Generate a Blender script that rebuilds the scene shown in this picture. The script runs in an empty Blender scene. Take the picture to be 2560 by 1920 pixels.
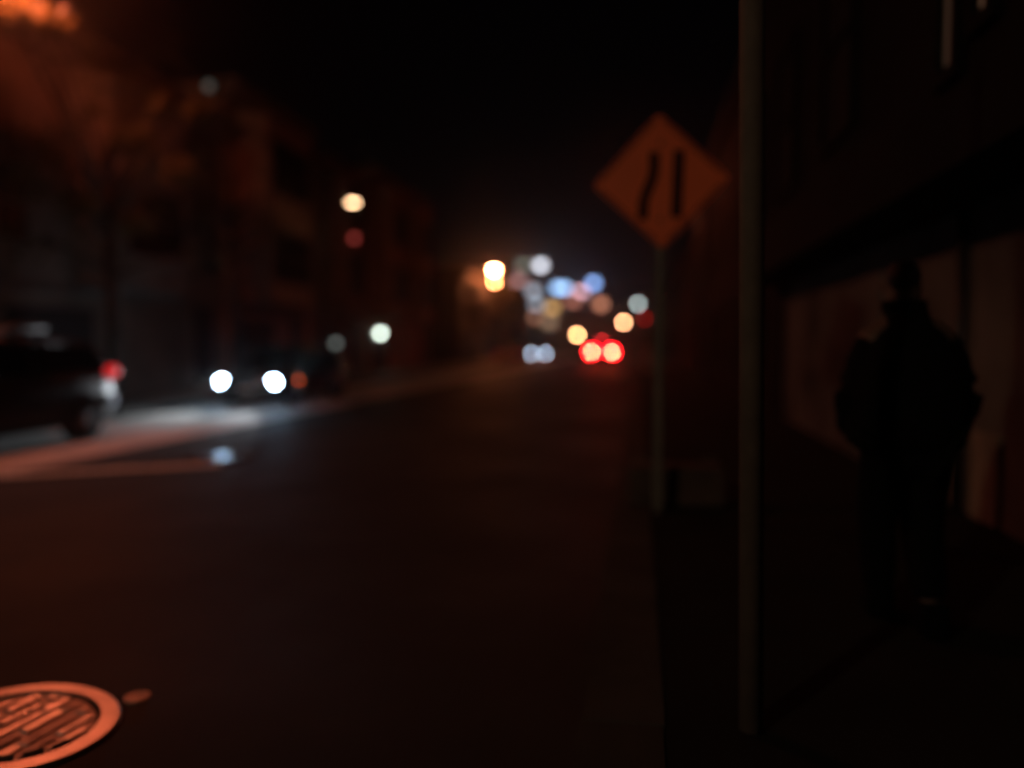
import bpy, math, random
from mathutils import Vector, Matrix
R = math.radians
PI = math.pi
sc = bpy.context.scene
C = sc.collection

# ------------------------------------------------------------------ camera
cd = bpy.data.cameras.new('camera')
cam = bpy.data.objects.new('camera', cd)
C.objects.link(cam)
cam.location = (0, 0, 1.5)
cam.rotation_euler = (R(90 - 2.91), 0, R(9.37))
cd.sensor_width = 36
cd.lens = 27.0
cd.clip_start = 0.05
cd.clip_end = 3000
cd.dof.use_dof = True            # the phone focused far too close: everything is soft, the street lights are discs
cd.dof.focus_distance = 2.1
cd.dof.aperture_fstop = 0.50
cd.dof.aperture_blades = 0
sc.camera = cam

# ------------------------------------------------------------------ night sky and faint moon
w = bpy.data.worlds.new('World')
sc.world = w
w.use_nodes = True
nt = w.node_tree
nt.nodes.clear()
sky = nt.nodes.new('ShaderNodeTexSky')
sky.sky_type = 'NISHITA'
sky.sun_disc = False
sky.sun_elevation = R(25)
sky.sun_rotation = R(200)
bg = nt.nodes.new('ShaderNodeBackground')
bg.inputs['Strength'].default_value = 0.00008
wo = nt.nodes.new('ShaderNodeOutputWorld')
nt.links.new(sky.outputs[0], bg.inputs['Color'])
nt.links.new(bg.outputs[0], wo.inputs['Surface'])
sl = bpy.data.lights.new('moon', 'SUN')
sl.energy = 0.0006
sl.angle = R(0.5)
sl.color = (1, .96, .9)
so = bpy.data.objects.new('moon', sl)
C.objects.link(so)
so.location = (-30, -40, 60)
so.rotation_euler = (R(65), 0, R(-20))
sc.view_settings.view_transform = 'Standard'
sc.view_settings.look = 'None'
sc.view_settings.exposure = 0
sc.view_settings.gamma = 1
sc.view_settings.use_curve_mapping = False
cy = sc.cycles
cy.use_denoising = True
cy.max_bounces = 5
cy.diffuse_bounces = 2
cy.glossy_bounces = 3
cy.volume_bounces = 0
cy.caustics_reflective = False
cy.caustics_refractive = False
cy.sample_clamp_indirect = 2.0

HAZE_DENSITY = 0.0012
SODIUM = (1.0, .175, .072)

# ------------------------------------------------------------------ materials
def mat(name, col, rough=.7, metal=0.0, spec=.5, noise=0.0, scale=6.0, bump=0.0, bscale=60.0, col2=None, rvar=0.0, coat=0.0, trans=0.0):
    m = bpy.data.materials.new(name)
    m.use_nodes = True
    n = m.node_tree
    b = n.nodes['Principled BSDF']
    b.inputs['Base Color'].default_value = (*col, 1)
    b.inputs['Roughness'].default_value = rough
    b.inputs['Metallic'].default_value = metal
    b.inputs['Specular IOR Level'].default_value = spec
    b.inputs['Coat Weight'].default_value = coat
    b.inputs['Coat Roughness'].default_value = .08
    tc = n.nodes.new('ShaderNodeTexCoord')
    if noise > 0 or col2:
        t = n.nodes.new('ShaderNodeTexNoise')
        t.inputs['Scale'].default_value = scale
        t.inputs['Detail'].default_value = 6
        n.links.new(tc.outputs['Object'], t.inputs['Vector'])
        rp = n.nodes.new('ShaderNodeValToRGB')
        c2 = col2 or tuple(c * (1 - noise) for c in col)
        c1 = tuple(min(1, c * (1 + noise * .6)) for c in col)
        rp.color_ramp.elements[0].position = .32
        rp.color_ramp.elements[1].position = .68
        rp.color_ramp.elements[0].color = (*c2, 1)
        rp.color_ramp.elements[1].color = (*c1, 1)
        n.links.new(t.outputs['Fac'], rp.inputs['Fac'])
        n.links.new(rp.outputs['Color'], b.inputs['Base Color'])
    if rvar > 0:
        t3 = n.nodes.new('ShaderNodeTexNoise')
        t3.inputs['Scale'].default_value = scale * .37
        t3.inputs['Detail'].default_value = 4
        n.links.new(tc.outputs['Object'], t3.inputs['Vector'])
        mr = n.nodes.new('ShaderNodeMapRange')
        mr.inputs['From Min'].default_value = .3
        mr.inputs['From Max'].default_value = .7
        mr.inputs['To Min'].default_value = rough - rvar
        mr.inputs['To Max'].default_value = rough + rvar
        n.links.new(t3.outputs['Fac'], mr.inputs['Value'])
        n.links.new(mr.outputs['Result'], b.inputs['Roughness'])
    if bump > 0:
        t2 = n.nodes.new('ShaderNodeTexNoise')
        t2.inputs['Scale'].default_value = bscale
        t2.inputs['Detail'].default_value = 5
        n.links.new(tc.outputs['Object'], t2.inputs['Vector'])
        bp = n.nodes.new('ShaderNodeBump')
        bp.inputs['Strength'].default_value = bump
        bp.inputs['Distance'].default_value = .01
        n.links.new(t2.outputs['Fac'], bp.inputs['Height'])
        n.links.new(bp.outputs['Normal'], b.inputs['Normal'])
    return m

def emi(name, col, strength):
    m = bpy.data.materials.new(name)
    m.use_nodes = True
    n = m.node_tree
    b = n.nodes['Principled BSDF']
    b.inputs['Base Color'].default_value = (.3, .3, .3, 1)
    b.inputs['Emission Color'].default_value = (*col, 1)
    b.inputs['Emission Strength'].default_value = strength
    return m

M = dict(
    asphalt=mat('asphalt', (.018, .0195, .0165), .64, spec=.13, noise=.35, scale=1.3, bump=.5, bscale=90, rvar=.10),
    concrete=mat('lane_concrete', (.42, .39, .36), .7, noise=.22, scale=1.1, bump=.3, bscale=50, rvar=.08),
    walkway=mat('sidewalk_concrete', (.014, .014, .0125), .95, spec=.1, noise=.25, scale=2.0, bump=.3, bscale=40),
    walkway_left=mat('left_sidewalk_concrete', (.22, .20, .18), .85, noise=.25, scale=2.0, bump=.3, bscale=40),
    kerb=mat('kerb_stone', (.042, .040, .035), .85, spec=.15, noise=.3, scale=3, bump=.3),
    joint=mat('joint_dirt', (.03, .028, .025), .95, noise=.2),
    earth=mat('dark_earth', (.035, .03, .02), .95, noise=.4, scale=.05),
    iron=mat('worn_cast_iron', (.62, .58, .55), .33, metal=1, noise=.45, scale=9, bump=.35, bscale=55, rvar=.12),
    ring=mat('polished_iron_ring', (.50, .46, .44), .36, metal=1, noise=.2, scale=7, bump=.2, bscale=45, rvar=.05),
    iron_dull=mat('rusted_cast_iron', (.42, .36, .33), .46, metal=.9, noise=.5, scale=11, bump=.5, bscale=60),
    ring_dull=mat('dull_iron_rim', (.35, .30, .27), .5, metal=.8, noise=.3, scale=9),
    pit=mat('iron_grime', (.02, .018, .015), .9),
    plate=mat('wet_steel_plate', (.5, .52, .55), .25, metal=1, noise=.2, scale=5),
    paintline=mat('worn_white_paint', (.62, .60, .56), .6, noise=.5, scale=14, bump=.2),
    galv=mat('galvanised_steel', (.085, .062, .048), .85, metal=.0, noise=.2, scale=12),
    galv_dark=mat('dull_steel_post', (.16, .145, .12), .6, metal=.4, noise=.2, scale=12),
    orange=mat('orange_sign_sheeting', (.95, .17, .055), .5, noise=.06, scale=3),
    black=mat('matt_black_vinyl', (.010, .010, .010), .8, spec=.15),
    block=mat('rusty_orange_ballast', (.055, .030, .022), .8, noise=.35, scale=5, bump=.4),
    lamp_metal=mat('painted_lamp_steel', (.08, .08, .075), .5, metal=.3, noise=.1),
    paint_black=mat('black_car_paint', (.008, .008, .009), .22, coat=.6),
    paint_dusty=mat('dusty_black_car_paint', (.010, .010, .011), .5, spec=.2),
    paint_navy=mat('dark_blue_car_paint', (.010, .012, .022), .25, coat=.6),
    paint_grey=mat('grey_car_paint', (.07, .07, .075), .3, coat=.6, metal=.3),
    paint_maroon=mat('maroon_car_paint', (.06, .012, .012), .3, coat=.5),
    trim=mat('black_plastic_trim', (.012, .012, .012), .5),
    glass=mat('dark_car_glass', (.006, .006, .007), .04, spec=.8),
    tyre=mat('tyre_rubber', (.012, .012, .012), .85),
    rim=mat('alloy_rim', (.25, .25, .26), .35, metal=.8),
    rail=mat('polished_metal_trim', (.8, .8, .8), .12, metal=1),
    chrome=mat('bright_bumper_trim', (.7, .7, .72), .18, metal=1),
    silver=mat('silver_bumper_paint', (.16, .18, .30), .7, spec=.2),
    plate_w=mat('number_plate_white', (.6, .6, .6), .5),
    house_a=mat('cream_stucco', (.44, .27, .19), .85, noise=.2, scale=1.5, bump=.2),
    house_b=mat('brown_shingle_paint', (.24, .16, .12), .85, noise=.25, scale=1.5, bump=.2),
    house_c=mat('tan_stucco', (.46, .30, .20), .85, noise=.25, scale=1.2, bump=.2),
    house_d=mat('grey_stucco', (.10, .095, .09), .9, noise=.2, scale=1.2),
    house_trim=mat('painted_trim', (.22, .17, .14), .7, noise=.1),
    garage=mat('garage_paint', (.03, .025, .022), .7, noise=.15),
    wglass=mat('window_glass', (.006, .006, .007), .32, spec=.3),
    roof=mat('tar_roof', (.03, .03, .03), .9, noise=.3),
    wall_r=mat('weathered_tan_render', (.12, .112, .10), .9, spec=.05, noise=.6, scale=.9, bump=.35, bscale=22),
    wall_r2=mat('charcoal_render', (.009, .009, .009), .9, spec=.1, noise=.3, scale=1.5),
    base_r=mat('worn_base_paint', (.20, .16, .11), .8, noise=.5, scale=2.4, bump=.3),
    bark=mat('bark', (.07, .05, .038), .9, noise=.4, scale=9, bump=.6, bscale=25),
    leaf=mat('plane_leaf', (.10, .085, .035), .55, noise=.4, scale=1.3),
    coat=mat('black_padded_coat', (.004, .004, .004), .95, spec=.1),
    trousers=mat('black_trousers', (.004, .004, .004), .95, spec=.08),
    skin=mat('dark_skin', (.10, .06, .045), .6),  # dark even skin tone
    hair=mat('black_hair', (.005, .005, .005), .7),
    shoe=mat('black_shoes', (.004, .004, .004), .9, spec=.05),
    hillside=mat('hill_scrub', (.02, .022, .014), .95, noise=.5, scale=.05),
    bin=mat('pale_grey_bin', (.35, .34, .32), .6, noise=.2),
)
_n = M['leaf'].node_tree
_tr = _n.nodes.new('ShaderNodeBsdfTranslucent'); _tr.inputs['Color'].default_value = (.15, .12, .04, 1)
_mx = _n.nodes.new('ShaderNodeMixShader'); _mx.inputs[0].default_value = .45
_n.links.new(_n.nodes['Principled BSDF'].outputs[0], _mx.inputs[1]); _n.links.new(_tr.outputs[0], _mx.inputs[2])
_n.links.new(_mx.outputs[0], _n.nodes['Material Output'].inputs['Surface'])

# ------------------------------------------------------------------ mesh helpers
class B:
    def __init__(s):
        s.v = []; s.f = []
    def add(s, vs, fs):
        o = len(s.v)
        s.v += [tuple(v) for v in vs]
        s.f += [tuple(i + o for i in f) for f in fs]
        return s
    def box(s, x0, x1, y0, y1, z0, z1):
        return s.add([(x0, y0, z0), (x1, y0, z0), (x1, y1, z0), (x0, y1, z0), (x0, y0, z1), (x1, y0, z1), (x1, y1, z1), (x0, y1, z1)],
                     [(0, 3, 2, 1), (4, 5, 6, 7), (0, 1, 5, 4), (1, 2, 6, 5), (2, 3, 7, 6), (3, 0, 4, 7)])
    def loft(s, rings, cap=True, closed=True):
        n = len(rings[0]); vs = [p for r in rings for p in r]; fs = []
        for k in range(len(rings) - 1):
            for i in range(n if closed else n - 1):
                j = (i + 1) % n
                fs.append((k * n + i, k * n + j, (k + 1) * n + j, (k + 1) * n + i))
        if cap:
            fs.append(tuple(range(n - 1, -1, -1)))
            fs.append(tuple((len(rings) - 1) * n + i for i in range(n)))
        return s.add(vs, fs)
    def tube(s, pts, rad, n=12):
        pts = [Vector(p) for p in pts]; rings = []
        for i, p in enumerate(pts):
            a = pts[max(i - 1, 0)]; b = pts[min(i + 1, len(pts) - 1)]
            d = (b - a).normalized()
            up = Vector((0, 0, 1)) if abs(d.z) < .95 else Vector((0, 1, 0))
            e1 = d.cross(up).normalized(); e2 = d.cross(e1).normalized()
            r = rad[i] if isinstance(rad, (list, tuple)) else rad
            rings.append([tuple(p + (e1 * math.cos(t) + e2 * math.sin(t)) * r) for t in [2 * PI * k / n for k in range(n)]])
        return s.loft(rings)
    def disc(s, c, r, z0, z1, n=32, axis='z'):
        def P(t, h):
            a, b = r * math.cos(t), r * math.sin(t)
            return {'z': (c[0] + a, c[1] + b, c[2] + h), 'x': (c[0] + h, c[1] + a, c[2] + b), 'y': (c[0] + a, c[1] + h, c[2] + b)}[axis]
        return s.loft([[P(2 * PI * k / n, h) for k in range(n)] for h in (z0, z1)])
    def lathe(s, prof, c=(0, 0, 0), n=32, close=False):
        rings = [[(c[0] + r * math.cos(2 * PI * k / n), c[1] + r * math.sin(2 * PI * k / n), c[2] + z) for k in range(n)] for r, z in prof]
        if close: rings.append(rings[0])
        return s.loft(rings, cap=not close)
    def ball(s, c, r, n=14, m=9):
        rings = []
        for j in range(1, m):
            a = PI * j / m
            rings.append([(c[0] + r[0] * math.sin(a) * math.cos(2 * PI * k / n), c[1] + r[1] * math.sin(a) * math.sin(2 * PI * k / n), c[2] - r[2] * math.cos(a)) for k in range(n)])
        return s.loft(rings)
    def mesh(s, name, m, smooth=False):
        me = bpy.data.meshes.new(name)
        me.from_pydata(s.v, [], s.f)
        me.materials.append(m)
        if smooth: me.polygons.foreach_set('use_smooth', [True] * len(me.polygons))
        me.update()
        return me

def link(name, me, parent=None, loc=(0, 0, 0), rot=(0, 0, 0)):
    o = bpy.data.objects.new(name, me)
    C.objects.link(o)
    o.location = loc; o.rotation_euler = rot
    if parent: o.parent = parent
    return o

def part(name, b, m, parent=None, loc=(0, 0, 0), rot=(0, 0, 0), smooth=False, bevel=0.0, label=None):
    o = link(name, b.mesh(name, m, smooth), parent, loc, rot)
    if bevel:
        mod = o.modifiers.new('bevel', 'BEVEL'); mod.width = bevel; mod.segments = 2; mod.limit_method = 'ANGLE'
    if label: o['label'] = label
    return o

def tag(o, label, cat, group=None):
    o['label'] = label; o['category'] = cat
    if group: o['group'] = group
    return o

def thing(name, label, cat, loc=(0, 0, 0), rz=0, group=None):
    o = link(name, None, None, loc, (0, 0, rz))
    return tag(o, label, cat, group)

def struct(name, b, m, parent=None, **k):
    o = part(name, b, m, parent, **k)
    if not parent: o['kind'] = 'structure'
    return o

def dup(o, parent=None, loc=None, rz=None, label=None, group=None):
    c = o.copy(); C.objects.link(c)
    if parent: c.parent = parent
    if loc is not None: c.location = loc
    if rz is not None: c.rotation_euler = (0, 0, rz)
    if label: c['label'] = label
    if group: c['group'] = group
    for ch in [x for x in C.objects if x.parent == o]:
        dup(ch, c)
    return c

# ------------------------------------------------------------------ the ground, road, lane, pavements
struct('ground', B().box(-500, 500, -120, 900, -1.2, -.02), M['earth'])
struct('road', B().box(-7.25, -.20, -40, 132, -.3, 0), M['asphalt'])
rn = random.Random(4)
lane = link('parking_lane', None); lane['kind'] = 'structure'
part('lane_bed', B().box(-10.4, -7.25, -40, 132, -.3, -.012), M['joint'], lane)
lane_me = B().box(-1.567, 1.567, -2.24, 2.24, -.12, 0).mesh('panel', M['concrete'])
for k in range(28):
    o = link('panel', lane_me, lane, (-8.825, -6.25 + k * 4.5 - 2.25, rn.uniform(-.003, .004)))
lk = link('left_kerb', None); lk['kind'] = 'structure'
rk = link('right_kerb', None); rk['kind'] = 'structure'
km = B().box(-.15, .15, -1.245, 1.245, -.2, .13).mesh('kerbstone', M['kerb'])
for k in range(56):
    link('kerbstone', km, lk, (-10.55 + rn.uniform(-.006, .006), -6 + 2.5 * k, rn.uniform(-.004, .004)))
for k in range(40):
    link('kerbstone', km, rk, (-.05 + rn.uniform(-.006, .006), -6 + 2.5 * k, rn.uniform(-.004, .004)))
ls = link('left_sidewalk', None); ls['kind'] = 'structure'
part('bed', B().box(-13.2, -10.7, -10, 132, -.2, .118), M['joint'], ls)
sm = B().box(-1.245, 1.245, -1.245, 1.245, 0, .13).mesh('paving_slab', M['walkway_left'])
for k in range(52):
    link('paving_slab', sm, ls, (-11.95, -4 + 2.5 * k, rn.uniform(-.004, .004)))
rs = link('right_sidewalk', None); rs['kind'] = 'structure'
part('bed', B().box(.1, 2.66, -10, 132, -.2, .118), M['joint'], rs)
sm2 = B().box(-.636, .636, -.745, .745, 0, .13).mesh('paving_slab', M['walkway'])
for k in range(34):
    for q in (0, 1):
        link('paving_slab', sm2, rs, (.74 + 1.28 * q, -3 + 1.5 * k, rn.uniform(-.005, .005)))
# a worn bar of white paint crossing the far lane, slightly askew
a = Vector((-8.2, 7.05, 0)); e = Vector((-5.2, 8.9, 0)); d = (e - a).normalized(); nn = Vector((-d.y, d.x, 0)) * .15
bar = B()
for k in range(14):
    p = a + (e - a) * (k / 14); q = a + (e - a) * ((k + .985) / 14)
    n0 = nn * rn.uniform(.8, 1.05); n1 = nn * rn.uniform(.8, 1.05)
    bar.add([(v.x, v.y, z) for z in (-.01, .005) for v in (p - n0, q - n0, q + n1, p + n1)],
            [(0, 3, 2, 1), (4, 5, 6, 7), (0, 1, 5, 4), (1, 2, 6, 5), (2, 3, 7, 6), (3, 0, 4, 7)])
struct('stop_line', bar, M['paintline'])

# ------------------------------------------------------------------ utility covers in the road
MC = (-2.395, 2.585)
mh = thing('manhole_cover', 'large round iron manhole cover with a broad raised ring and ribbed lid, glowing orange', 'manhole cover', (MC[0], MC[1], 0), R(-22))
mh.scale = (1.08, .90, 1)          # an oval cover, longer across the lane
part('frame_ring', B().lathe([(.302, -.05), (.302, .012), (.308, .017), (.374, .017), (.384, .010), (.390, -.05)], n=80, close=True), M['ring'], mh)
part('pit', B().disc((0, 0, 0), .3015, -.05, -.010, 48), M['pit'], mh)
part('lid', B().disc((0, 0, 0), .288, -.009, .001, 64), M['iron_dull'], mh)
ang = R(102)                       # ribs run away from the viewer
for k in range(-4, 5):
    yy = k * .064 + rn.uniform(-.006, .006)
    half = math.sqrt(max(.272 ** 2 - yy ** 2, 0))
    x = -half
    while x < half - .03:
        L = rn.uniform(.12, .32)
        s0, s1 = x, min(x + L, half)
        x += L + rn.choice((.008, .015, .03))
        if s1 - s0 < .02: continue
        h = .010 + rn.uniform(-.003, .003); wv = rn.uniform(.011, .022)
        rbm = B().loft([[(s0, yy - wv - .004, .001), (s1, yy - wv - .004, .001), (s1, yy + wv + .004, .001), (s0, yy + wv + .004, .001)],
                        [(s0 + .004, yy - wv, h), (s1 - .004, yy - wv, h), (s1 - .004, yy + wv, h), (s0 + .004, yy + wv, h)]])
        worn = rn.random() < (.85 if yy > -.03 else .45)
        part('rib', rbm, M['iron'] if worn else M['iron_dull'], mh, rot=(0, 0, ang))
for a0, rad in ((-40, .262), (-62, .258), (-20, .272), (-86, .262)):
    t_ = R(a0 + 22)
    part('pick_hole', B().box(-.034, .034, -.014, .014, .0015, .0145), M['pit'], mh, loc=(rad * math.cos(t_), rad * math.sin(t_), 0), rot=(0, 0, t_ + PI / 2))
vc = thing('valve_cover', 'small round iron valve cover just beyond the big manhole ring', 'valve cover', (-2.095, 2.895, 0))
part('rim', B().lathe([(.034, -.03), (.034, .008), (.052, .008), (.056, -.03)], n=32, close=True), M['ring_dull'], vc)
part('cap', B().disc((0, 0, 0), .033, -.03, .004, 32), M['iron_dull'], vc)
wc = thing('steel_road_plate', 'small wet steel plate in the road mirroring the headlights of the facing car', 'road plate', (-5.5, 9.42, .008))
pl = part('plate', B().disc((0, 0, 0), .40, -.02, .012, 40), M['plate'], wc, bevel=.004)
part('rim', B().lathe([(.41, -.02), (.41, .006), (.45, .006), (.46, -.02)], n=40, close=True), M['pit'], wc)

# ------------------------------------------------------------------ poles and the work sign
po = thing('metal_pole', 'tall bare round steel pole on the pavement nearest the camera', 'pole', (.407, 2.78, .13))
po.rotation_euler = (0, R(-.8), 0)
part('shaft', B().tube([(0, 0, 0), (0, 0, 3.6)], .042, 24), M['galv'], po, smooth=True)
part('cap', B().lathe([(.041, 3.6), (.041, 3.63), (.02, 3.65)], n=20), M['galv_dark'], po)

sg = thing('road_work_sign', 'orange diamond work sign with two black lane bars on a thin post', 'road sign', (.16, 6.35, .0), R(2))
SZ = 2.81
def dia(h, t0, t1, tilt=R(2.0), rr=.05):
    pts = []
    for q in range(4):
        a0 = PI / 2 * q + tilt
        cx, cz = (h - rr * 1.414) * math.cos(a0), (h - rr * 1.414) * math.sin(a0)
        for k in range(-3, 4):
            a1 = a0 + k * PI / 4 / 3
            pts.append((cx + rr * math.cos(a1), cz + rr * math.sin(a1)))
    return B().loft([[(x, y, z) for x, z in pts] for y in (t0, t1)])
part('sign_panel', dia(.545, -.002, .002), M['orange'], sg, loc=(0, 0, SZ))
def ribbon(pts, wd, y0, y1):
    b = B()
    for (x0, z0), (x1, z1) in zip(pts[:-1], pts[1:]):
        d = Vector((x1 - x0, z1 - z0)).normalized(); n_ = Vector((-d.y, d.x)) * wd / 2
        ring = [(x0 + n_.x, z0 + n_.y), (x0 - n_.x, z0 - n_.y), (x1 - n_.x, z1 - n_.y), (x1 + n_.x, z1 + n_.y)]
        b.loft([[(x, y, z) for x, z in ring] for y in (y0, y1)])
    return b
part('lane_symbol', ribbon([(-.050, .235), (-.052, .07), (-.075, 0), (-.112, -.09), (-.133, -.15), (-.140, -.300)], .078, -.0085, -.0045), M['black'], sg, loc=(0, 0, SZ), label='bent black bar')
part('lane_symbol', ribbon([(.145, .245), (.137, 0), (.128, -.290)], .082, -.0085, -.0045), M['black'], sg, loc=(0, 0, SZ), label='straight black bar')
bo = B()
for q in range(4):
    a0, a1 = PI / 2 * q + R(2), PI / 2 * (q + 1) + R(2)
    h = .515
    p0 = Vector((h * math.cos(a0), h * math.sin(a0))); p1 = Vector((h * math.cos(a1), h * math.sin(a1)))
    for (u0, u1) in ((.06, .94),):
        A_ = p0.lerp(p1, u0); B_ = p0.lerp(p1, u1)
        bo.v, bo.f = bo.v, bo.f
        rb = ribbon([(A_.x, A_.y), (B_.x, B_.y)], .012, -.0065, -.0035)
        bo.add(rb.v, rb.f)
part('border', bo, M['black'], sg, loc=(0, 0, SZ))
part('post', B().box(-.032, .032, .006, .060, .12, SZ + .42), M['galv_dark'], sg)
for z in (-.3, .3):
    part('bolt', B().disc((0, 0, SZ + z), .014, -.010, .006, 10, axis='y'), M['galv'], sg)
bk = thing('ballast_block', 'low rust-coloured ballast block at the foot of the orange sign', 'ballast block', (.32, 6.75, .132), R(1))
part('block_body', B().loft([[(-.41, -.14, 0), (.41, -.14, 0), (.41, .22, 0), (-.41, .22, 0)], [(-.40, -.12, .30), (.40, -.12, .30), (.40, .20, .30), (-.40, .20, .30)], [(-.37, -.09, .33), (.37, -.09, .33), (.37, .17, .33), (-.37, .17, .33)]]), M['block'], bk, bevel=.012)
for x in (-.3, .3):
    part('lifting_loop', B().tube([(x - .06, .04, .325), (x - .05, .04, .38), (x + .05, .04, .38), (x + .06, .04, .325)], .009, 8), M['galv_dark'], bk)

# ------------------------------------------------------------------ the walker
def make_person(loc, rz):
    t = thing('person', 'person in a black padded coat walking away along the pavement by the wall', 'person', loc, rz)
    # joints: body facing +Y
    J = [('pelvis', (0, 0, .93), (.15, .12)), ('waist', (0, 0, 1.08), (.15, .12)), ('chest', (0, .01, 1.28), (.17, .13)), ('shoulders', (0, .0, 1.42), (.13, .10)),
         ('neck', (-.01, .01, 1.52), (.055, .06)), ('head0', (-.015, .03, 1.60), (.072, .09)), ('head1', (-.018, .035, 1.69), (.075, .092)), ('head2', (-.018, .03, 1.755), (.045, .06)),
         ('lsh', (-.15, 0, 1.38), (.075, .075)), ('lel', (-.215, -.02, 1.14), (.055, .055)), ('lwr', (-.21, .08, .93), (.035, .035)),
         ('rsh', (.15, 0, 1.38), (.075, .075)), ('rel', (.215, -.05, 1.14), (.055, .055)), ('rwr', (.21, .02, .92), (.035, .035)),
         ('lhip', (-.075, .0, .88), (.095, .10)), ('lkn', (-.085, .12, .50), (.062, .065)), ('lan', (-.08, .06, .10), (.042, .045)), ('ltoe', (-.085, .20, .035), (.02, .02)),
         ('rhip', (.09, .0, .88), (.095, .10)), ('rkn', (.08, .0, .48), (.062, .065)), ('ran', (.075, -.18, .14), (.042, .045)), ('rtoe', (.08, -.06, .035), (.02, .02))]
    E_ = [(0, 1), (1, 2), (2, 3), (3, 4), (4, 5), (5, 6), (6, 7), (3, 8), (8, 9), (9, 10), (3, 11), (11, 12), (12, 13), (0, 14), (14, 15), (15, 16), (16, 17), (0, 18), (18, 19), (19, 20), (20, 21)]
    def skin(name, idx, edges, m, grow=0, lv=2, parent=t, root=0):
        me = bpy.data.meshes.new(name)
        me.from_pydata([J[i][1] for i in idx], [(idx.index(a), idx.index(b)) for a, b in edges], [])
        me.materials.append(m)
        o = link(name, me, parent)
        o.modifiers.new('skin', 'SKIN').use_smooth_shade = True
        me.skin_vertices.new() if not me.skin_vertices else None
        for k, i in enumerate(idx):
            sv = me.skin_vertices[0].data[k]
            r = J[i][2]
            sv.radius = (r[0] + grow, r[1] + grow)
            sv.use_root = (i == root)
        s = o.modifiers.new('sub', 'SUBSURF'); s.levels = lv; s.render_levels = lv
        return o
    skin('body', list(range(22)), E_, M['skin'])
    # trousers
    skin('trousers', [0, 14, 15, 16, 18, 19, 20], [(0, 14), (14, 15), (15, 16), (0, 18), (18, 19), (19, 20)], M['trousers'], .034)
    # padded coat: a full torso with a hem at the hips and bulky sleeves
    def ell(z, rx, ry, cx=0, cyy=0, n=28, ph=0):
        return [(cx + rx * math.cos(2 * PI * k / n), cyy + ry * math.sin(2 * PI * k / n), z + .006 * math.sin(3 * 2 * PI * k / n + ph)) for k in range(n)]
    rings = [ell(.84, .20, .17), ell(.88, .25, .20), ell(.96, .272, .22), ell(1.02, .268, .22), ell(1.08, .278, .23), ell(1.14, .27, .225), ell(1.20, .262, .215), ell(1.26, .245, .205),
             ell(1.32, .225, .19), ell(1.38, .195, .17), ell(1.43, .16, .145), ell(1.465, .12, .115), ell(1.505, .095, .095), ell(1.555, .080, .088), ell(1.57, .07, .08)]
    part('coat', B().loft(rings), M['coat'], t, smooth=True)
    for s in (-1, 1):
        sh = Vector((.145 * s, 0, 1.35)); el = Vector((.240 * s, -.03, 1.11)); wr = Vector((.222 * s, .05, .93))
        b = B().tube([sh + Vector((-.05 * s, 0, .03)), sh, sh.lerp(el, .35), sh.lerp(el, .5), sh.lerp(el, .75), el, el.lerp(wr, .3), el.lerp(wr, .5), el.lerp(wr, .8), wr], [.07, .088, .088, .078, .082, .074, .074, .064, .066, .050], 16)
        part('sleeve', b, M['coat'], t, smooth=True)
        hb = part('hand', B().ball((.218 * s, .065, .885), (.026, .038, .045), 10, 7), M['skin'], t, smooth=True)
        for f in range(4):
            y = .038 + .019 * f
            part('finger', B().tube([(.218 * s, y, .865), (.216 * s, y + .004, .832), (.206 * s, y + .008, .805)], [.0095, .009, .007], 8), M['skin'], hb, smooth=True)
        part('thumb', B().tube([(.210 * s, .098, .895), (.200 * s, .112, .868), (.196 * s, .114, .842)], [.011, .010, .008], 8), M['skin'], hb, smooth=True)
    part('collar', B().lathe([(.075, 1.52), (.096, 1.53), (.098, 1.58), (.082, 1.585)], (-.012, .015, 0), n=24), M['coat'], t, smooth=True)
    part('hair', B().ball((-.018, .018, 1.70), (.074, .094, .085), 20, 12), M['hair'], t, smooth=True)
    for s in (-1, 1):
        part('ear', B().ball((-.018 + .080 * s, .045, 1.655), (.008, .016, .027), 8, 6), M['skin'], t, smooth=True)
    part('nose', B().ball((-.018, .130, 1.652), (.012, .018, .02), 8, 6), M['skin'], t, smooth=True)
    for (x, y, z, yaw) in ((-.083, .125, .0, 0), (.077, -.12, .0, 0)):
        part('shoe', B().loft([[(x - .055, y - .15, z), (x + .055, y - .15, z), (x + .055, y - .15, z + .16), (x - .055, y - .15, z + .16)],
                               [(x - .055, y, z), (x + .055, y, z), (x + .052, y, z + .14), (x - .052, y, z + .14)],
                               [(x - .05, y + .08, z), (x + .05, y + .08, z), (x + .035, y + .08, z + .06), (x - .035, y + .08, z + .06)],
                               [(x - .03, y + .15, z), (x + .03, y + .15, z), (x + .02, y + .15, z + .035), (x - .02, y + .15, z + .035)]]), M['shoe'], t, bevel=.012, smooth=True)
    return t
make_person((1.30, 4.05, .135), R(-3)).scale = (1.07, 1.07, 1)

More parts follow.
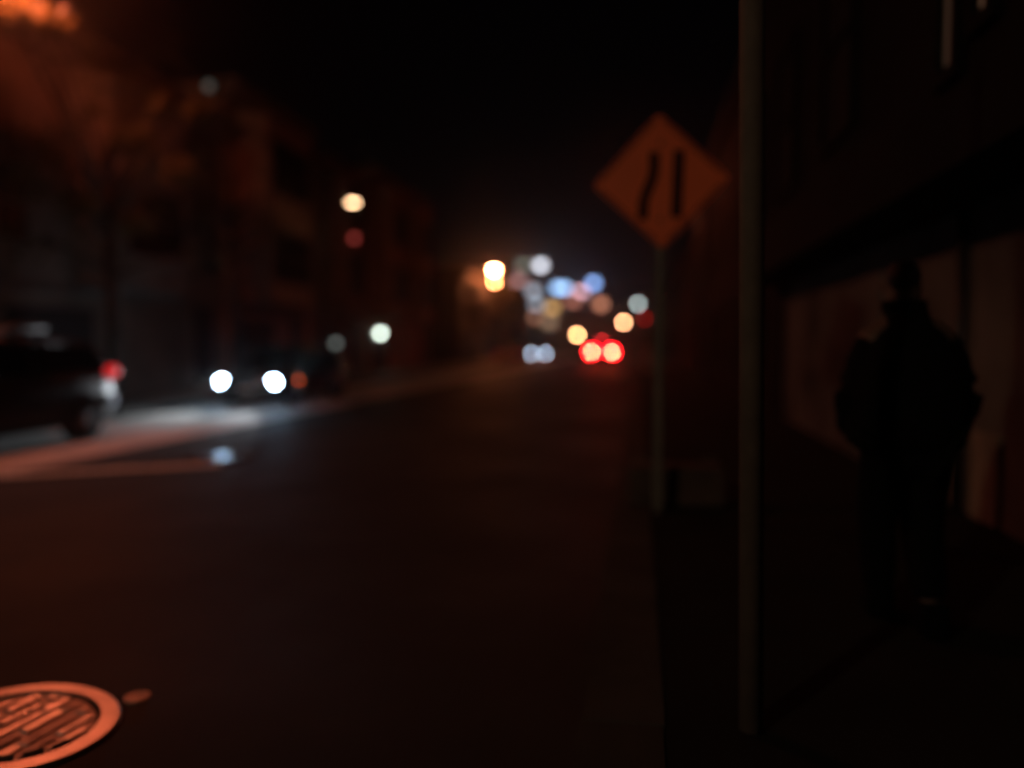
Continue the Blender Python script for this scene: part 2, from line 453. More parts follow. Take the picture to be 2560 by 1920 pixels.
# ------------------------------------------------------------------ street lamps
def lamp(name_label, loc, rz, H, arm, strength, color=SODIUM, size=(.16, .30), group='street lamps along the street', heads=((0, 0),), on2=.35, mast_r=.09):
    t = thing('street_lamp', name_label, 'street lamp', loc, rz, group)
    part('pole', B().tube([(0, 0, 0), (0, 0, H * .5), (0, 0, H - .25)], [mast_r, mast_r * .8, mast_r * .6], 16), M['lamp_metal'], t, smooth=True)
    part('base', B().lathe([(mast_r * 1.9, 0), (mast_r * 1.9, .25), (mast_r * 1.2, .45)], n=16), M['lamp_metal'], t)
    part('arm', B().tube([(0, 0, H - .35), (arm * .15, 0, H - .02), (arm * .5, 0, H + .1), (arm - .2, 0, H + .13)], .035, 10), M['lamp_metal'], t, smooth=True)
    for i, (dx, dz) in enumerate(heads):
        e_ = emi('sodium_glow', color, strength * (1 if i == 0 else on2))
        hd = part('lamp_head', B().loft([[(arm + dx + x * k, y * k, H + .13 + dz + z) for x, y in ((-.32, -.12), (.3, -.16), (.3, .16), (-.32, .12))] for k, z in ((.95, 0), (1, .04), (.6, .14))]), M['lamp_metal'], t, bevel=.01)
        part('lens', B().ball((arm + dx, 0, H + .115 + dz), (size[1], size[0], .06), 16, 8), e_, hd, smooth=True)
    return t
lamp('nearest sodium street lamp, arm reaching over the parked car lane', (-11.4, 11.30, .13), 0, 7.55, 1.45, 600)
lamp('sodium street lamp behind the photographer on the far pavement', (-11.4, -11.5, .13), 0, 7.8, 1.45, 1650, (1, .70, .45))
lamp('added lamp on the right pavement, unseen behind the orange sign, lighting the far road', (2.2, 30, .13), PI, 7.65, 1.7, 190)  # added lamp, kept out of view behind the sign to redden the far road
# ------------------------------------------------------------------ cars (facing local -Y, origin under the centre)
def make_car(name, label, loc, rz, paint, kind='sedan', head=None, tail=None, marker=None, side_tail=None, third=None, halo=None, group=None, beam=0, rear_glint=False):
    t = thing(name, label, 'car', loc, rz, group)
    if kind == 'suv':
        L, W, H, belt, hood = 4.75, .94, 1.60, 1.05, 1.02
        cab = [(-1.30, belt), (-.55, H - .06), (.3, H), (1.75, H - .05), (2.22, belt + .02)]
    elif kind == 'van':
        L, W, H, belt, hood = 4.9, .96, 1.90, 1.10, 1.05
        cab = [(-1.75, belt), (-.95, H - .06), (.3, H), (2.1, H - .04), (2.38, belt)]
    else:
        L, W, H, belt, hood = 4.55, .89, 1.45, .90, .84
        cab = [(-1.05, belt), (-.25, H - .04), (.45, H), (1.15, H - .06), (1.85, belt + .02)]
    h = L / 2
    st = [(-h, .42, .66, .70), (-h + .12, .28, hood - .14, .86), (-h + .5, .24, hood - .04, .97), (-1.0, .22, belt, 1), (0, .22, belt + .02, 1), (1.2, .22, belt + .03, 1),
          (h - .45, .24, belt + (.03 if kind != 'sedan' else 0), .97), (h - .12, .30, belt - .04, .87), (h, .44, .74, .72)]
    rings = []
    for y, zb, zt, k in st:
        w_ = W * k; zm = zb + (zt - zb) * .45
        half = [(w_ * .86, zb), (w_ * .97, zb + .10), (w_, zm), (w_ * .985, zt - .14), (w_ * .93, zt - .03), (w_ * .78, zt), (w_ * .35, zt + .025)]
        rings.append([(x, y, z) for x, z in half] + [(-x, y, z) for x, z in reversed(half)])
    part('body', B().loft(rings), paint, t, smooth=True)
    # greenhouse
    rr = []
    for y, z in cab:
        pass
    kx = lambda z: W * (.93 - .20 * (z - belt) / (H - belt))
    y0, y1, y2, y3, y4 = [c[0] for c in cab]
    topz = [c[1] for c in cab]
    b = B()
    def q(pts): b.add(pts, [(0, 1, 2, 3)])
    zb0 = belt - .01
    lo = lambda y, s: (s * W * .92, y, zb0)
    hi = lambda i, s: (s * W * .72, cab[i][0], topz[i])
    part('roof', B().loft([[(-W * .75, y, z - .06), (-W * .70, y, z - .01), (-W * .60, y, z + .015), (-W * .3, y, z + .035), (W * .3, y, z + .035), (W * .60, y, z + .015), (W * .70, y, z - .01), (W * .75, y, z - .06), (W * .6, y, z - .08), (-W * .6, y, z - .08)] for y, z in cab[1:4]]), paint, t, smooth=True)
    ws = B().add([lo(y0, -1), lo(y0, 1), (W * .70, y1, topz[1] - .01), (-W * .70, y1, topz[1] - .01)], [(0, 1, 2, 3)])
    part('windscreen', ws, M['glass'], t)
    rw = B().add([lo(y4, 1), lo(y4, -1), (-W * .70, y3, topz[3] - .01), (W * .70, y3, topz[3] - .01)], [(0, 1, 2, 3)])
    part('rear_window', rw, M['glass'], t)
    for s in (-1, 1):
        def P(y, z): 
            k = (z - zb0) / (H - zb0)
            return (s * W * (.92 - .20 * k), y, z)
        ym = (y1 + y3) / 2 - .05
        part('side_window', B().add([P(y0 + .25, zb0 + .05), P(ym - .04, zb0 + .05), P(ym - .04, H - .10), P(y1 + .12, H - .12)], [(0, 1, 2, 3) if s > 0 else (3, 2, 1, 0)]), M['glass'], t)
        part('side_window', B().add([P(ym + .04, zb0 + .05), P(y4 - .35, zb0 + .05), P(y3 - .08, H - .13), P(ym + .04, H - .10)], [(0, 1, 2, 3) if s > 0 else (3, 2, 1, 0)]), M['glass'], t)
        for (ya, za, yb, zb_) in ((y0, zb0, y1, H - .05), (ym, zb0, ym, H - .05), (y4, zb0, y3, H - .05)):
            part('pillar', B().tube([P(ya, za), P(yb, zb_)], .042, 8), paint, t, smooth=True)
        part('door_mirror', B().ball((s * (W + .10), y0 + .35, belt + .06), (.11, .07, .08), 12, 8), paint, t, smooth=True)
        part('door_handle', B().box(s * W - .012 if s > 0 else s * W - .02, s * W + .02 if s > 0 else s * W + .012, ym - .28, ym - .12, belt - .16, belt - .13), M['trim'], t)
        for y in (-h + .88, h - .95):
            wh = part('wheel', B().lathe([(.20, -.11), (.31, -.11), (.345, -.07), (.345, .07), (.31, .11), (.20, .11)], n=28), M['tyre'], t, loc=(s * (W - .10), y, .345), rot=(0, PI / 2, 0), smooth=True)
            part('rim', B().lathe([(.205, -.10), (.205, .10), (.05, .118)] if s > 0 else [(.05, -.118), (.205, -.10), (.205, .10)], n=20), M['rim'], wh)
            part('wheel_arch', B().disc((s * (W - .028), y, .37), .405, *((-.02, .032) if s > 0 else (-.032, .02)), 28, axis='x'), M['trim'], t)
        hy = -h + .10
        hm = M['rim'] if head is None else emi('headlamp_glow', head[0], head[1])
        hs = head[2] if head else .09
        part('headlamp', B().ball((s * W * .74, hy - .02, .615 if kind == 'sedan' else .70), (hs, .05, hs * .8), 16, 10), hm, t, smooth=True)
        tm = M['paint_maroon'] if tail is None else emi('tail_lamp_glow', tail[0], tail[1])
        ts = tail[2] if tail else (.11, .09)
        part('tail_lamp', B().ball((s * W * .76, h - .06, .99 if kind != 'sedan' else .80), (ts[0], .07, ts[1]), 14, 10), tm, t, smooth=True)
        if halo:
            part('brake_halo', B().ball((s * W * .72, h - .09, 1.0), (.36, .07, .30), 16, 10), emi('brake_halo_glow', halo[0], halo[1]), t, smooth=True)  # oversized glowing shell standing in for the red bloom round each brake lamp
        if marker and s == marker[2]:
            part('side_marker', B().ball((s * (W - .01), -h + marker[3], .62), (.03, .10, .045), 12, 8), emi('amber_glow', marker[0], marker[1]), t, smooth=True, label='amber side marker lamp')
        if side_tail and s == side_tail[2]:
            part('side_lamp', B().ball((s * (W - .05), h - .22, 1.06), (.05, .17, .10), 12, 8), emi('red_side_glow', side_tail[0], side_tail[1]), t, smooth=True, label='red wraparound tail lamp')
    if kind == 'suv':
        for s in (-1, 1):
            part('roof_rail', B().tube([(s * W * .80, -.62, H - .20), (s * W * .79, -.40, H - .105), (s * W * .78, -.20, H - .016), (s * W * .775, 0, H + .068), (s * W * .77, .15, H + .115), (s * W * .77, .35, H + .135), (s * W * .77, .9, H + .14)], .045, 24), M['trim'], t, smooth=True)  # rail added, its front sloped to catch the nearest street lamp
            for fy, fz in ((-.38, H - .10), (.30, H + .13), (.82, H + .14)):
                part('rail_foot', B().box(min(s * W * .79, s * W * .74), max(s * W * .79, s * W * .74), fy - .04, fy + .04, H - .22, fz - .03), M['trim'], t)
            part('glint_strip', B().tube([(s * W * .95, y0 + .25, belt + .012), (s * W * .96, y0 + .6, belt + .03), (s * W * .95, y0 + 1.1, belt + .03)], .022, 16), M['rail'], t, smooth=True)  # polished strip added to catch a street lamp highlight
    if third:
        part('brake_light', B().box(-.20, .20, y4 - .12, y4 + .02, H - .16, H - .11), emi('brake_glow', third[0], third[1]), t)
    part('grille', B().box(-W * .5, W * .5, -h - .012, -h + .06, .46, .62), M['trim'], t, bevel=.01)
    part('front_plate', B().box(-.16, .16, -h - .024, -h - .014, .40, .50), M['plate_w'], t)
    part('rear_plate', B().box(-.16, .16, h + .004, h + .02, .60, .72), M['plate_w'], t)
    bp = B()
    rb = []
    for y, k in ((h - .34, 1.0), (h - .14, .93), (h + .01, .78), (h + .05, .5)):
        rb.append([(W * k + .01, y, .50), (W * k + .02, y, .60), (W * k + .01, y, .70)])
    full = rb + [[(-x, y, z) for x, y, z in r_] for r_ in reversed(rb)]
    bp.loft(full, cap=False, closed=False)
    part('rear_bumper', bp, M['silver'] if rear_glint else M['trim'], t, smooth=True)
    if beam:
        for s in (-1, 1):
            l = bpy.data.lights.new('headlamp_beam', 'SPOT'); l.energy = beam; l.spot_size = R(52); l.spot_blend = 1; l.shadow_soft_size = .06; l.color = (.86, .93, 1)
            lo_ = bpy.data.objects.new('headlamp_beam', l); C.objects.link(lo_); lo_.parent = t
            lo_.location = (s * W * .74, -h - .10, .64); lo_.rotation_euler = (R(-90 + 180 - 7), 0, R(180))
    return t
BLUE = (.50, .75, 1.0)
make_car('car', 'dark car facing the camera with two dazzling blue-white headlamps', (-9.23, 17.0 + 2.275, 0), 0, M['paint_black'], 'sedan',
         head=(BLUE, 110, .115), marker=((1, .13, .02), 5.5, 1, .95), beam=500)
make_car('sport_utility_vehicle', 'black high-roofed car parked at the left, red lamp at its tail end', (-9.52, 11.72 - 2.375, 0), 0, M['paint_dusty'], 'suv',
         side_tail=((1, .008, .015), .75, 1), rear_glint=True)
make_car('car', 'distant car driving away with both red brake lamps lit', (-2.63, 55.5 + 2.45, 0), PI, M['paint_black'], 'van',
         tail=((1, .50, .20), 230, (.07, .06)), third=((1, .02, .03), 24), halo=((1, .001, .008), 40))
make_car('car', 'far parked car by the kerb with blue-white headlamps on', (-10.0, 77 + 2.275, 0), 0, M['paint_grey'], 'sedan', head=((.62, .78, 1.0), 28, .16), beam=20)
make_car('car', 'far parked car at the left kerb with dim red tail lamps', (-9.45, 57.5, 0), PI, M['paint_maroon'], 'sedan', tail=((1, .03, .02), .35, (.2, .12)))

# ------------------------------------------------------------------ houses on the left side of the street
def window(par, x, y, z, wd, ht, glass=None, axis=1, lit=None, trim=None):
    """a sash window in a facade facing +X (axis 1) or -X (axis -1)"""
    s = axis; tr = trim or M['house_trim']
    b = B()
    t = .09
    X0, X1 = (x, x + .06) if s > 0 else (x - .06, x)
    b.box(X0, X1, y - wd / 2 - t, y - wd / 2, z, z + ht); b.box(X0, X1, y + wd / 2, y + wd / 2 + t, z, z + ht)
    b.box(X0, X1, y - wd / 2 - t, y + wd / 2 + t, z + ht, z + ht + t); b.box(X0, X1, y - wd / 2 - t, y + wd / 2 + t, z - t, z)
    b.box(X0, X1 - .02 if s > 0 else X1, y - wd / 2, y + wd / 2, z + ht / 2 - .025, z + ht / 2 + .025)
    f = part('window', b, tr, par)
    gx0, gx1 = (x + .002, x + .012) if s > 0 else (x - .012, x - .002)
    for zz in (z, z + ht / 2 + .025):
        part('pane', B().box(gx0, gx1, y - wd / 2 + .001, y + wd / 2 - .001, zz + .001, zz + ht / 2 - .027), glass or M['wglass'], f)
    return f

def townhouse(label, y0, y1, H, wall, floors=3, x=-13.2, bays=(), group='houses in the row on the left'):
    t = thing('townhouse', label, 'house', (0, 0, 0), 0, group)
    part('wall', B().box(x - 11, x, y0, y1, .1, H), wall, t)
    part('roof', B().box(x - 11, x - .3, y0 + .2, y1 - .2, H + .002, H + .18), M['roof'], t)
    part('cornice', B().box(x - .2, x + .50, y0, y1, H - .32, H + .12).box(x - .1, x + .30, y0 + .003, y1 - .003, H - .62, H - .323), M['house_trim'], t, bevel=.02)
    n = int((H - 3.0) / 3.0) or 1
    g = part('garage_door', B().box(x + .002, x + .05, y0 + .7, y0 + 3.3, .13, 2.35), M['garage'], t)
    for k in range(4):
        part('panel', B().box(x + .052, x + .075, y0 + .78, y0 + 3.22, .2 + k * .53, .66 + k * .53), M['garage'], g)
    d = part('door', B().box(x + .002, x + .06, y1 - 1.7, y1 - .7, .45, 2.65), M['garage'], t)
    part('handle', B().ball((x + .09, y1 - 1.55, 1.5), (.03, .03, .03), 8, 6), M['galv'], d)
    for k in range(2):
        part('step', B().box(x + .002, x + .9 - .4 * k, y1 - 1.8, y1 - .6, .13 + .17 * k, .30 + .17 * k), M['walkway_left'], t)
    for by, bw in bays:
        bay = part('bay', B().loft([[(x, by - bw / 2, z), (x + .85, by - bw / 2 + .6, z), (x + .85, by + bw / 2 - .6, z), (x, by + bw / 2, z)] for z in (2.95, H - .64)]), wall, t)
        part('bay_skirt', B().loft([[(x, by - bw / 2 - k, z), (x + .85 + k, by - bw / 2 + .6 - k, z), (x + .85 + k, by + bw / 2 - .6 + k, z), (x, by + bw / 2 + k, z)] for z, k in ((2.80, -.1), (2.88, .06), (2.948, .06))]), M['house_trim'], t)
        for k in range(n):
            window(t, x + .852, by, 3.75 + 3.0 * k, bw - 1.6, 1.7)
    ys = y0 + .9
    while ys < y1 - .6:
        if not any(abs(ys - by) < bw / 2 + .6 for by, bw in bays):
            for k in range(n):
                window(t, x + .002, ys, 3.75 + 3.0 * k, .85, 1.6)
        ys += 1.55
    part('belt_course', B().box(x + .001, x + .12, y0, y1, 2.72, 2.799), M['house_trim'], t)
    return t
townhouse('shadowed brown townhouse behind the parked black car', 13.6, 23.0, 8.6, M['house_b'], bays=((18.3, 4.0),))
townhouse('cream townhouse with one broad bay, dimly lit red above the headlamps', 23.05, 29.5, 9.9, M['house_a'], bays=((26.2, 4.6),))
townhouse('dark brown townhouse between the cream and the tan fronts', 29.55, 35.8, 9.3, M['house_b'], bays=((32.6, 3.4),))
townhouse('tan end townhouse with twin bays at the corner, faintly orange', 35.85, 47.3, 10.1, M['house_c'], bays=((39.0, 3.8), (44.0, 3.8)))
for i, (y0, y1, H, lab) in enumerate(((62, 72, 7.5, 'low grey house beyond the tan corner building'), (72.05, 84, 9.0, 'taller grey house beside the far lit lamp'), (84.05, 100, 8.0, 'last grey house before the street ends'))):
    townhouse(lab, y0, y1, H, M['house_d'], bays=(((y0 + y1) / 2, 4),), x=-14.5)
part_ = None
def wall_lamp(label, loc, col, strength, r=.10, group='porch lamps on the house fronts'):
    t = thing('wall_lamp', label, 'wall lamp', loc, 0, group)
    part('bracket', B().box(-.16, -.02, -.03, .03, .05, .10), M['lamp_metal'], t)
    part('cap', B().lathe([(r * 1.15, r * .75), (r * .9, r * 1.2), (.02, r * 1.6)], n=12), M['lamp_metal'], t)
    part('globe', B().ball((0, 0, 0), (r, r, r), 14, 10), emi('globe_glow', col, strength), t, smooth=True)
    return t
WL = 'porch lamps on the house fronts'
lamp('pale glowing street lamp in front of the dark brown townhouse', (-11.4, 26.63, .13), 0, 6.38, 1.2, 17, (1, .60, .32), (.12, .18), on2=1)
wall_lamp('faint red lamp under the bay, below the pale street lamp', (-12.15, 31.85, 6.1), (1, .12, .10), .9, .12)
wall_lamp('greenish white porch lamp near the tan house door', (-13.0, 37.6, 2.10), (.86, 1, .86), 11, .15)
wall_lamp('dim grey-green porch lamp beside the dark brown house door', (-13.0, 31.75, 1.58), (.75, .85, .8), .55, .14)
wall_lamp('very dim grey lamp up at the roof of the shadowed townhouse', (-13.1, 22.2, 9.45), (.9, .95, .85), .10, .13)

# ------------------------------------------------------------------ the building on the right
rb = thing('corner_building', 'tan rendered building on the right with an overhanging dark upper storey', 'building')
part('wall', B().box(2.66, 9, -4, 15.4, .1, 2.62), M['wall_r'], rb)
part('base_panel', B().box(2.62, 2.658, 6.15, 6.62, .135, .82), M['base_r'], rb)
part('base_panel', B().box(2.62, 2.658, 6.95, 7.65, .135, .78), M['base_r'], rb)
part('downpipe', B().tube([(2.59, 6.80, .15), (2.59, 6.80, 2.6)], .045, 12), M['trim'], rb, smooth=True)
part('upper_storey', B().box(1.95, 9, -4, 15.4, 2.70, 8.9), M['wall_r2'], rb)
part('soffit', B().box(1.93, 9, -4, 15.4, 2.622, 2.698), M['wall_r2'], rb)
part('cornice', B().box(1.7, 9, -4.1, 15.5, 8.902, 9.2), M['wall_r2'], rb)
part('pilaster', B().box(2.58, 2.658, 14.9, 15.4, .135, 2.61), M['wall_r2'], rb)
dr = part('door', B().box(2.61, 2.658, 9.0, 10.0, .135, 2.3), M['wall_r'], rb)
part('handle', B().ball((2.58, 9.15, 1.15), (.03, .03, .03), 8, 6), M['galv_dark'], dr)
dimlit = emi('dim_curtain_glow', (1, .72, .42), .008)
dimlit2 = emi('hall_lamp_glow', (1, .50, .28), .045)
window(rb, 1.948, 5.36, 3.25, .22, 1.9, dimlit, -1, trim=M['wall_r2'])
window(rb, 1.948, 4.86, 3.40, .18, 1.3, dimlit2, -1, trim=M['wall_r2'])
for y in (8.2, 11.0, 13.6):
    window(rb, 1.948, y, 3.6, 1.1, 1.8, M['black'], -1, trim=M['wall_r2'])
r2 = thing('rendered_house', 'unlit charcoal house beyond the tan building on the right', 'house')
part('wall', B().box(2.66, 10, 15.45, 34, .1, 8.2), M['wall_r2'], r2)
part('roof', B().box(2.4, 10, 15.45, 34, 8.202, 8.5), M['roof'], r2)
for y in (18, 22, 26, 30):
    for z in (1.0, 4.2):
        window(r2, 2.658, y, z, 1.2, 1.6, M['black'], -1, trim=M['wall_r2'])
r3 = thing('rendered_house', 'far dark house closing the right side of the street', 'house')
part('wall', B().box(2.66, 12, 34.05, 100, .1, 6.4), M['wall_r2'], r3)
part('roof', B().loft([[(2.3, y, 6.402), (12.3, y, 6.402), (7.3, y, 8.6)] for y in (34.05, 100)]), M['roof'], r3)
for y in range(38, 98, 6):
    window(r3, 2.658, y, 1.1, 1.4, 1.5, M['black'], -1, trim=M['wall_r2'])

# ------------------------------------------------------------------ trees
def tree(name, label, loc, H, crown, r, seed, n=3600, sprays=(), leaf=.13, group='street trees on the left pavement', trunk_r=.14):
    rr = random.Random(seed)
    t = thing(name, label, 'tree', loc, 0, group)
    b = B()
    cz = H - crown / 2
    b.tube([(0, 0, 0), (.05, .03, H * .2), (-.04, .06, H * .42), (.03, 0, cz)], [trunk_r * 1.25, trunk_r, trunk_r * .85, trunk_r * .45], 10)
    part('trunk', b, M['bark'], t, smooth=True)
    tips = []
    for k in range(15):
        a = 2 * PI * k / 15 + rr.uniform(-.3, .3); z0 = H * rr.uniform(.34, .62)
        el = rr.uniform(.1, 1.1); L = r * rr.uniform(.65, 1.0)
        p0 = Vector((0, 0, z0)); p2 = Vector((math.cos(a) * L * math.cos(el), math.sin(a) * L * math.cos(el), z0 + L * math.sin(el) * .9 + .2))
        p1 = p0.lerp(p2, .5) + Vector((0, 0, .2))
        part('limb', B().tube([p0, p1, p2], [trunk_r * .4, trunk_r * .25, .015], 7), M['bark'], t, smooth=True)
        tips += [p2, p0.lerp(p2, .75)]
    lb = B()
    cl = [(tp + Vector((rr.uniform(-.3, .3), rr.uniform(-.3, .3), rr.uniform(-.2, .3))), rr.uniform(.35, .75)) for tp in tips]
    for sx, sy, sz, sr in sprays:      # long outer branches, some added by the lamp for its glare
        p2 = Vector((sx - loc[0], sy - loc[1], sz - loc[2])); p0 = Vector((0, 0, H * .5))
        part('limb', B().tube([p0, p0.lerp(p2, .5) + Vector((0, 0, .25)), p2], [trunk_r * .35, trunk_r * .18, .012], 7), M['bark'], t, smooth=True)
        cl += [(p2, sr)] * (7 if sr < .44 else 4)
    for _ in range(8):
        cl.append((Vector((rr.uniform(-r, r) * .6, rr.uniform(-r, r) * .6, cz + rr.uniform(-.3, .5) * crown)), rr.uniform(.4, .8)))
    for _ in range(n):
        c, cr = rr.choice(cl)
        v = Vector((rr.gauss(0, 1), rr.gauss(0, 1), rr.gauss(0, .75))) * cr * .5
        p = c + v
        s = leaf * rr.uniform(.6, 1.3)
        e1 = Vector((rr.gauss(0, 1), rr.gauss(0, 1), rr.gauss(0, .6))).normalized()
        e2 = e1.cross(Vector((rr.gauss(0, 1), rr.gauss(0, 1), rr.gauss(0, 1)))).normalized()
        lb.add([p - e1 * s * .5, p + e2 * s * .33 - e1 * s * .05, p + e1 * s * .6, p - e2 * s * .33 - e1 * s * .05], [(0, 1, 2, 3)])
    o = part('crown', lb, M['leaf'], t)
    o['kind'] = 'stuff'
    return t
tree('street_tree', 'leafy street tree just beyond the nearest lamp, its crown lit orange', (-11.7, 15.6, .13), 8.2, 4.6, 2.5, 3, n=5200, sprays=((-10.48, 11.65, 7.05, 0.26), (-10.08, 11.65, 6.99, 0.26), (-9.78, 11.75, 6.89, 0.24), (-10.78, 11.85, 7.43, 0.3), (-10.34, 11.8, 7.3, 0.3), (-9.62, 14.5, 6.34, 0.28), (-8.78, 14.5, 6.2, 0.25), (-13.02, 14.5, 5.93, 0.5), (-12.15, 14.5, 5.7, 0.5), (-10.23, 14.5, 5.71, 0.4), (-9.22, 14.5, 5.02, 0.35), (-12.73, 14.5, 4.86, 0.45), (-10.28, 14.5, 4.03, 0.3), (-11.55, 14.5, 4.44, 0.35)))  # sprays round the lamp head are added, lit leaves standing in for glare
tree('street_tree', 'thin street tree in front of the cream townhouse', (-11.9, 21.3, .13), 8.6, 4.2, 2.2, 8, n=1300)
tree('street_tree', 'low street tree overhanging the nearest lamp', (-12.0, 8.0, .13), 7.0, 3.0, 1.7, 12, n=2500)
tree('street_tree', 'far street tree glowing orange around the double lamp', (-12.6, 71.5, .13), 9.2, 5.2, 2.6, 21, n=3000, leaf=.3)

# ------------------------------------------------------------------ far lamps, signals, and the hill
lamp('far double sodium lamp shining white above the left pavement', (-13.45, 67.5, .13), 0, 7.8, 1.0, 1900, (1, .26, .09), (.14, .20), heads=((-.30, .12), (-.30, -.90)), on2=.16)
WARM = (1, .62, .28)
def post_lamp(label, loc, H, col, strength, r=.22):
    t = thing('post_lamp', label, 'street lamp', loc, 0, 'small far lamps at the end of the street')
    part('pole', B().tube([(0, 0, 0), (0, 0, H - r)], .07, 8), M['lamp_metal'], t)
    part('globe', B().ball((0, 0, H), (r, r, r), 14, 10), emi('far_globe_glow', col, strength), t, smooth=True)
    return t
post_lamp('warm post lamp just left of the red brake lamps', (-11.1, 140, 0), 3.35, (1, .50, .20), 80, .28)
post_lamp('warm post lamp above right of the red brake lamps', (-2.35, 120, 0), 5.0, (1, .42, .20), 70, .24)
post_lamp('cold white post lamp topmost beside the sign post', (-.2, 126, 0), 8.1, (.72, .85, .84), 9, .34)
ts = thing('traffic_signal', 'traffic signal showing red half hidden by the sign post', 'traffic signal', (.75, 110, 0))
part('pole', B().tube([(0, 0, 0), (0, 0, 4.8)], .07, 8), M['lamp_metal'], ts)
hs = part('housing', B().box(-.2, .2, -.15, .15, 4.3, 5.4), M['trim'], ts, bevel=.02)
for k, (z, mm) in enumerate(((5.2, emi('red_signal_glow', (1, .015, .008), 3.2)), (4.86, M['paint_maroon']), (4.52, M['trim']))):
    part('lens', B().ball((-.0, -.17, z), (.24 if k == 0 else .12, .05, .24 if k == 0 else .12), 12, 8), mm, hs, smooth=True)
bn = thing('litter_bin', 'pale litter bin on the right kerb beyond the sign', 'litter bin', (.55, 42, .13))
part('bin_body', B().lathe([(.26, 0), (.30, .05), (.32, .95), (.30, 1.0)], n=20), M['bin'], bn)
part('lid', B().lathe([(.33, 1.001), (.30, 1.12), (.12, 1.2)], n=20), M['bin'], bn)

# hill rising beyond the end of the street
def hz(x, y):
    d = (y - 150) / 260
    if d <= 0: return 0
    return (34 * min(1, d) ** .9) * (1 - .55 * min(1, abs(x + 32) / 160)) + .6 * math.sin(x * .07) + .5 * math.sin(y * .05)
b = B(); NX, NY = 60, 34; vs = []; fs = []
for j in range(NY + 1):
    for i in range(NX + 1):
        x = -260 + 520 * i / NX; y = 146 + 290 * j / NY
        vs.append((x, y, max(hz(x, y), -.4) if j else -.6))
for j in range(NY):
    for i in range(NX):
        fs.append((j * (NX + 1) + i, j * (NX + 1) + i + 1, (j + 1) * (NX + 1) + i + 1, (j + 1) * (NX + 1) + i))
b.add(vs, fs)
struct('hill', b, M['hillside'], smooth=True)

def hill_house(label, px, pz, y, col, strength, wd=2.2, ht=1.6, wall='house_d'):
    """px, pz: where the lit window is (metres); the house is built round it, down to the hillside"""
    z0 = hz(px, y) - 1.5
    t = thing('hillside_house', label, 'house', (px, y, 0), 0, 'hillside houses with lit windows')
    HH = pz + ht / 2 + .9; base = min(z0, pz - 2.5)
    part('wall', B().box(-2.9, 2.9, .0, 8, base, HH), M[wall], t)
    part('roof', B().loft([[(-3.1, -.3, HH + .002), (3.1, -.3, HH + .002), (3.1, 8.3, HH + .002), (-3.1, 8.3, HH + .002)], [(-.5, 3, HH + 1), (.5, 3, HH + 1), (.5, 5, HH + 1), (-.5, 5, HH + 1)]]), M['roof'], t)
    def win(cx, cz, w_, h_, m):
        f = part('window', B().box(cx - w_ / 2 - .12, cx - w_ / 2, -.08, 0, cz - h_ / 2, cz + h_ / 2).box(cx + w_ / 2, cx + w_ / 2 + .12, -.08, 0, cz - h_ / 2, cz + h_ / 2)
                 .box(cx - w_ / 2 - .12, cx + w_ / 2 + .12, -.08, 0, cz + h_ / 2 + .001, cz + h_ / 2 + .12).box(cx - w_ / 2 - .12, cx + w_ / 2 + .12, -.08, 0, cz - h_ / 2 - .12, cz - h_ / 2 - .001), M['house_trim'], t)
        part('pane', B().box(cx - w_ / 2, cx + w_ / 2, -.03, -.01, cz - h_ / 2 + .002, cz + h_ / 2 - .002), m, f)
    win(0, pz, wd, ht, emi('room_glow', col, strength))
    win(0, pz - ht / 2 - 1.6, 1.2, 1.4, M['wglass'])
    return t
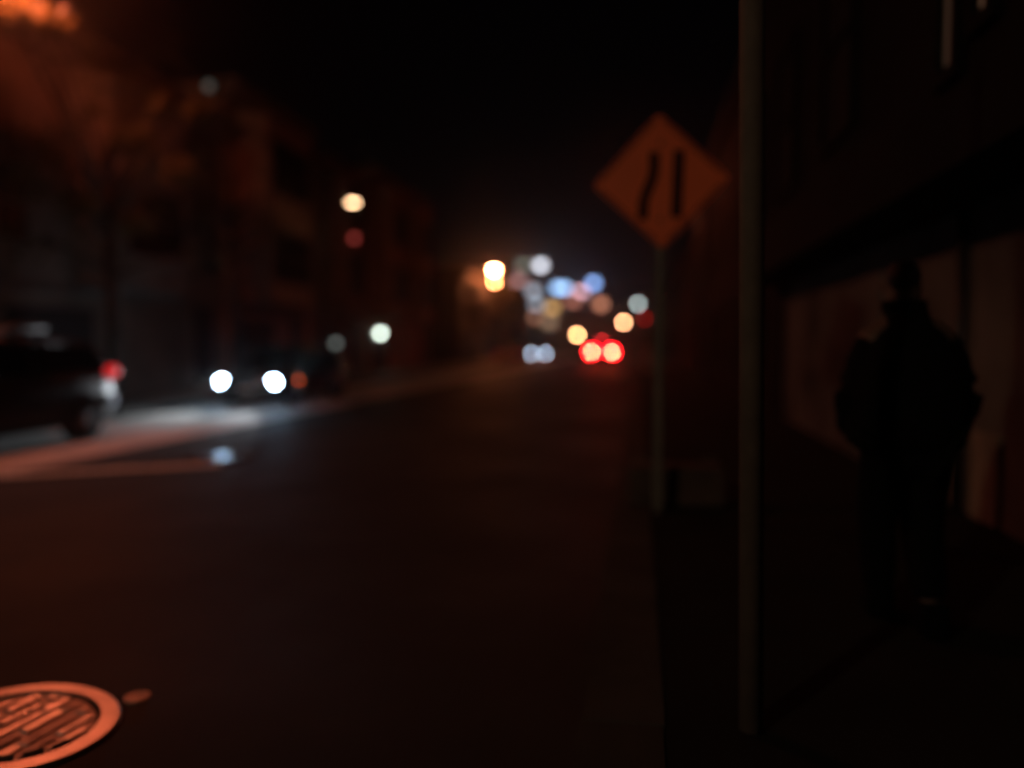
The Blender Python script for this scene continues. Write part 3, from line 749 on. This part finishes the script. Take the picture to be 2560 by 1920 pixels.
HH_ = [  # label, x, z, y, colour, strength
    ('hillside house with the cold white window, highest of the cluster', -36.23, 31.04, 285, (0.85, 0.88, 1), 5.60, 3.0, 2.2),
    ('hillside house with a wide blue-lit window left of the pink one', -25.11, 19.98, 250, (0.36, 0.6, 1), 4.80, 5.0, 2.0),
    ('hillside house with a deep blue window at the right end of the row', -15.34, 22.29, 262, (0.28, 0.48, 1), 5.20, 2.6, 2.2),
    ('hillside house with a pink-lit window between the blue ones', -18.34, 18.15, 244, (1, 0.55, 0.66), 4.00, 3.2, 2.0),
    ('hillside house with a dusky rose window right of the bright double lamp', -39.88, 22.67, 255, (0.8, 0.42, 0.42), 2.08, 3.4, 2.2),
    ('hillside house with a grey-blue window under the rose one', -32.56, 18.19, 238, (0.6, 0.7, 0.85), 1.68, 3.0, 2.2),
    ('hillside house with a faint grey window below the grey-blue one', -27.7, 12.3, 210, (0.65, 0.72, 0.85), 1.60, 2.6, 2.0),
    ('hillside house with an amber window low in the cluster', -22.93, 11.39, 205, (1, 0.55, 0.2), 2.08, 2.6, 1.8),
    ('hillside house with a dim orange window, lowest on the left', -24.76, 8.15, 186, (1, 0.42, 0.26), 0.96, 2.4, 1.6),
    ('hillside house with a dim brown window, lowest on the right', -21.01, 6.78, 182, (0.9, 0.55, 0.35), 0.80, 2.6, 1.6),
    ('hillside house with a russet window standing apart on the right', -10.51, 12.79, 215, (1, 0.38, 0.22), 1.84, 2.4, 2.0),
    ('hillside house with a barely lit green-grey window, farthest up on the left', -43.89, 32.05, 292, (0.7, 0.75, 0.6), 0.72, 3.6, 2.4),
    ('hillside house with a dull reddish window behind the pink one', -18.81, 14.16, 222, (1, 0.33, 0.22), 1.12, 3.4, 1.8),

]
for a_ in HH_: hill_house(*a_)

# ------------------------------------------------------------------ haze added to stand in for glare round the lamps
hb = struct('haze', B().box(-510, 510, -60, 910, -2.3, 62), M['pit'])
hb['kind'] = 'stuff'
hm = bpy.data.materials.new('glare_haze'); hm.use_nodes = True
n = hm.node_tree; n.nodes.clear()
pv = n.nodes.new('ShaderNodeVolumePrincipled'); ou = n.nodes.new('ShaderNodeOutputMaterial')
pv.inputs['Color'].default_value = (.85, .85, .85, 1); pv.inputs['Density'].default_value = HAZE_DENSITY; pv.inputs['Anisotropy'].default_value = .92
n.links.new(pv.outputs[0], ou.inputs['Volume'])
hb.data.materials.clear(); hb.data.materials.append(hm)
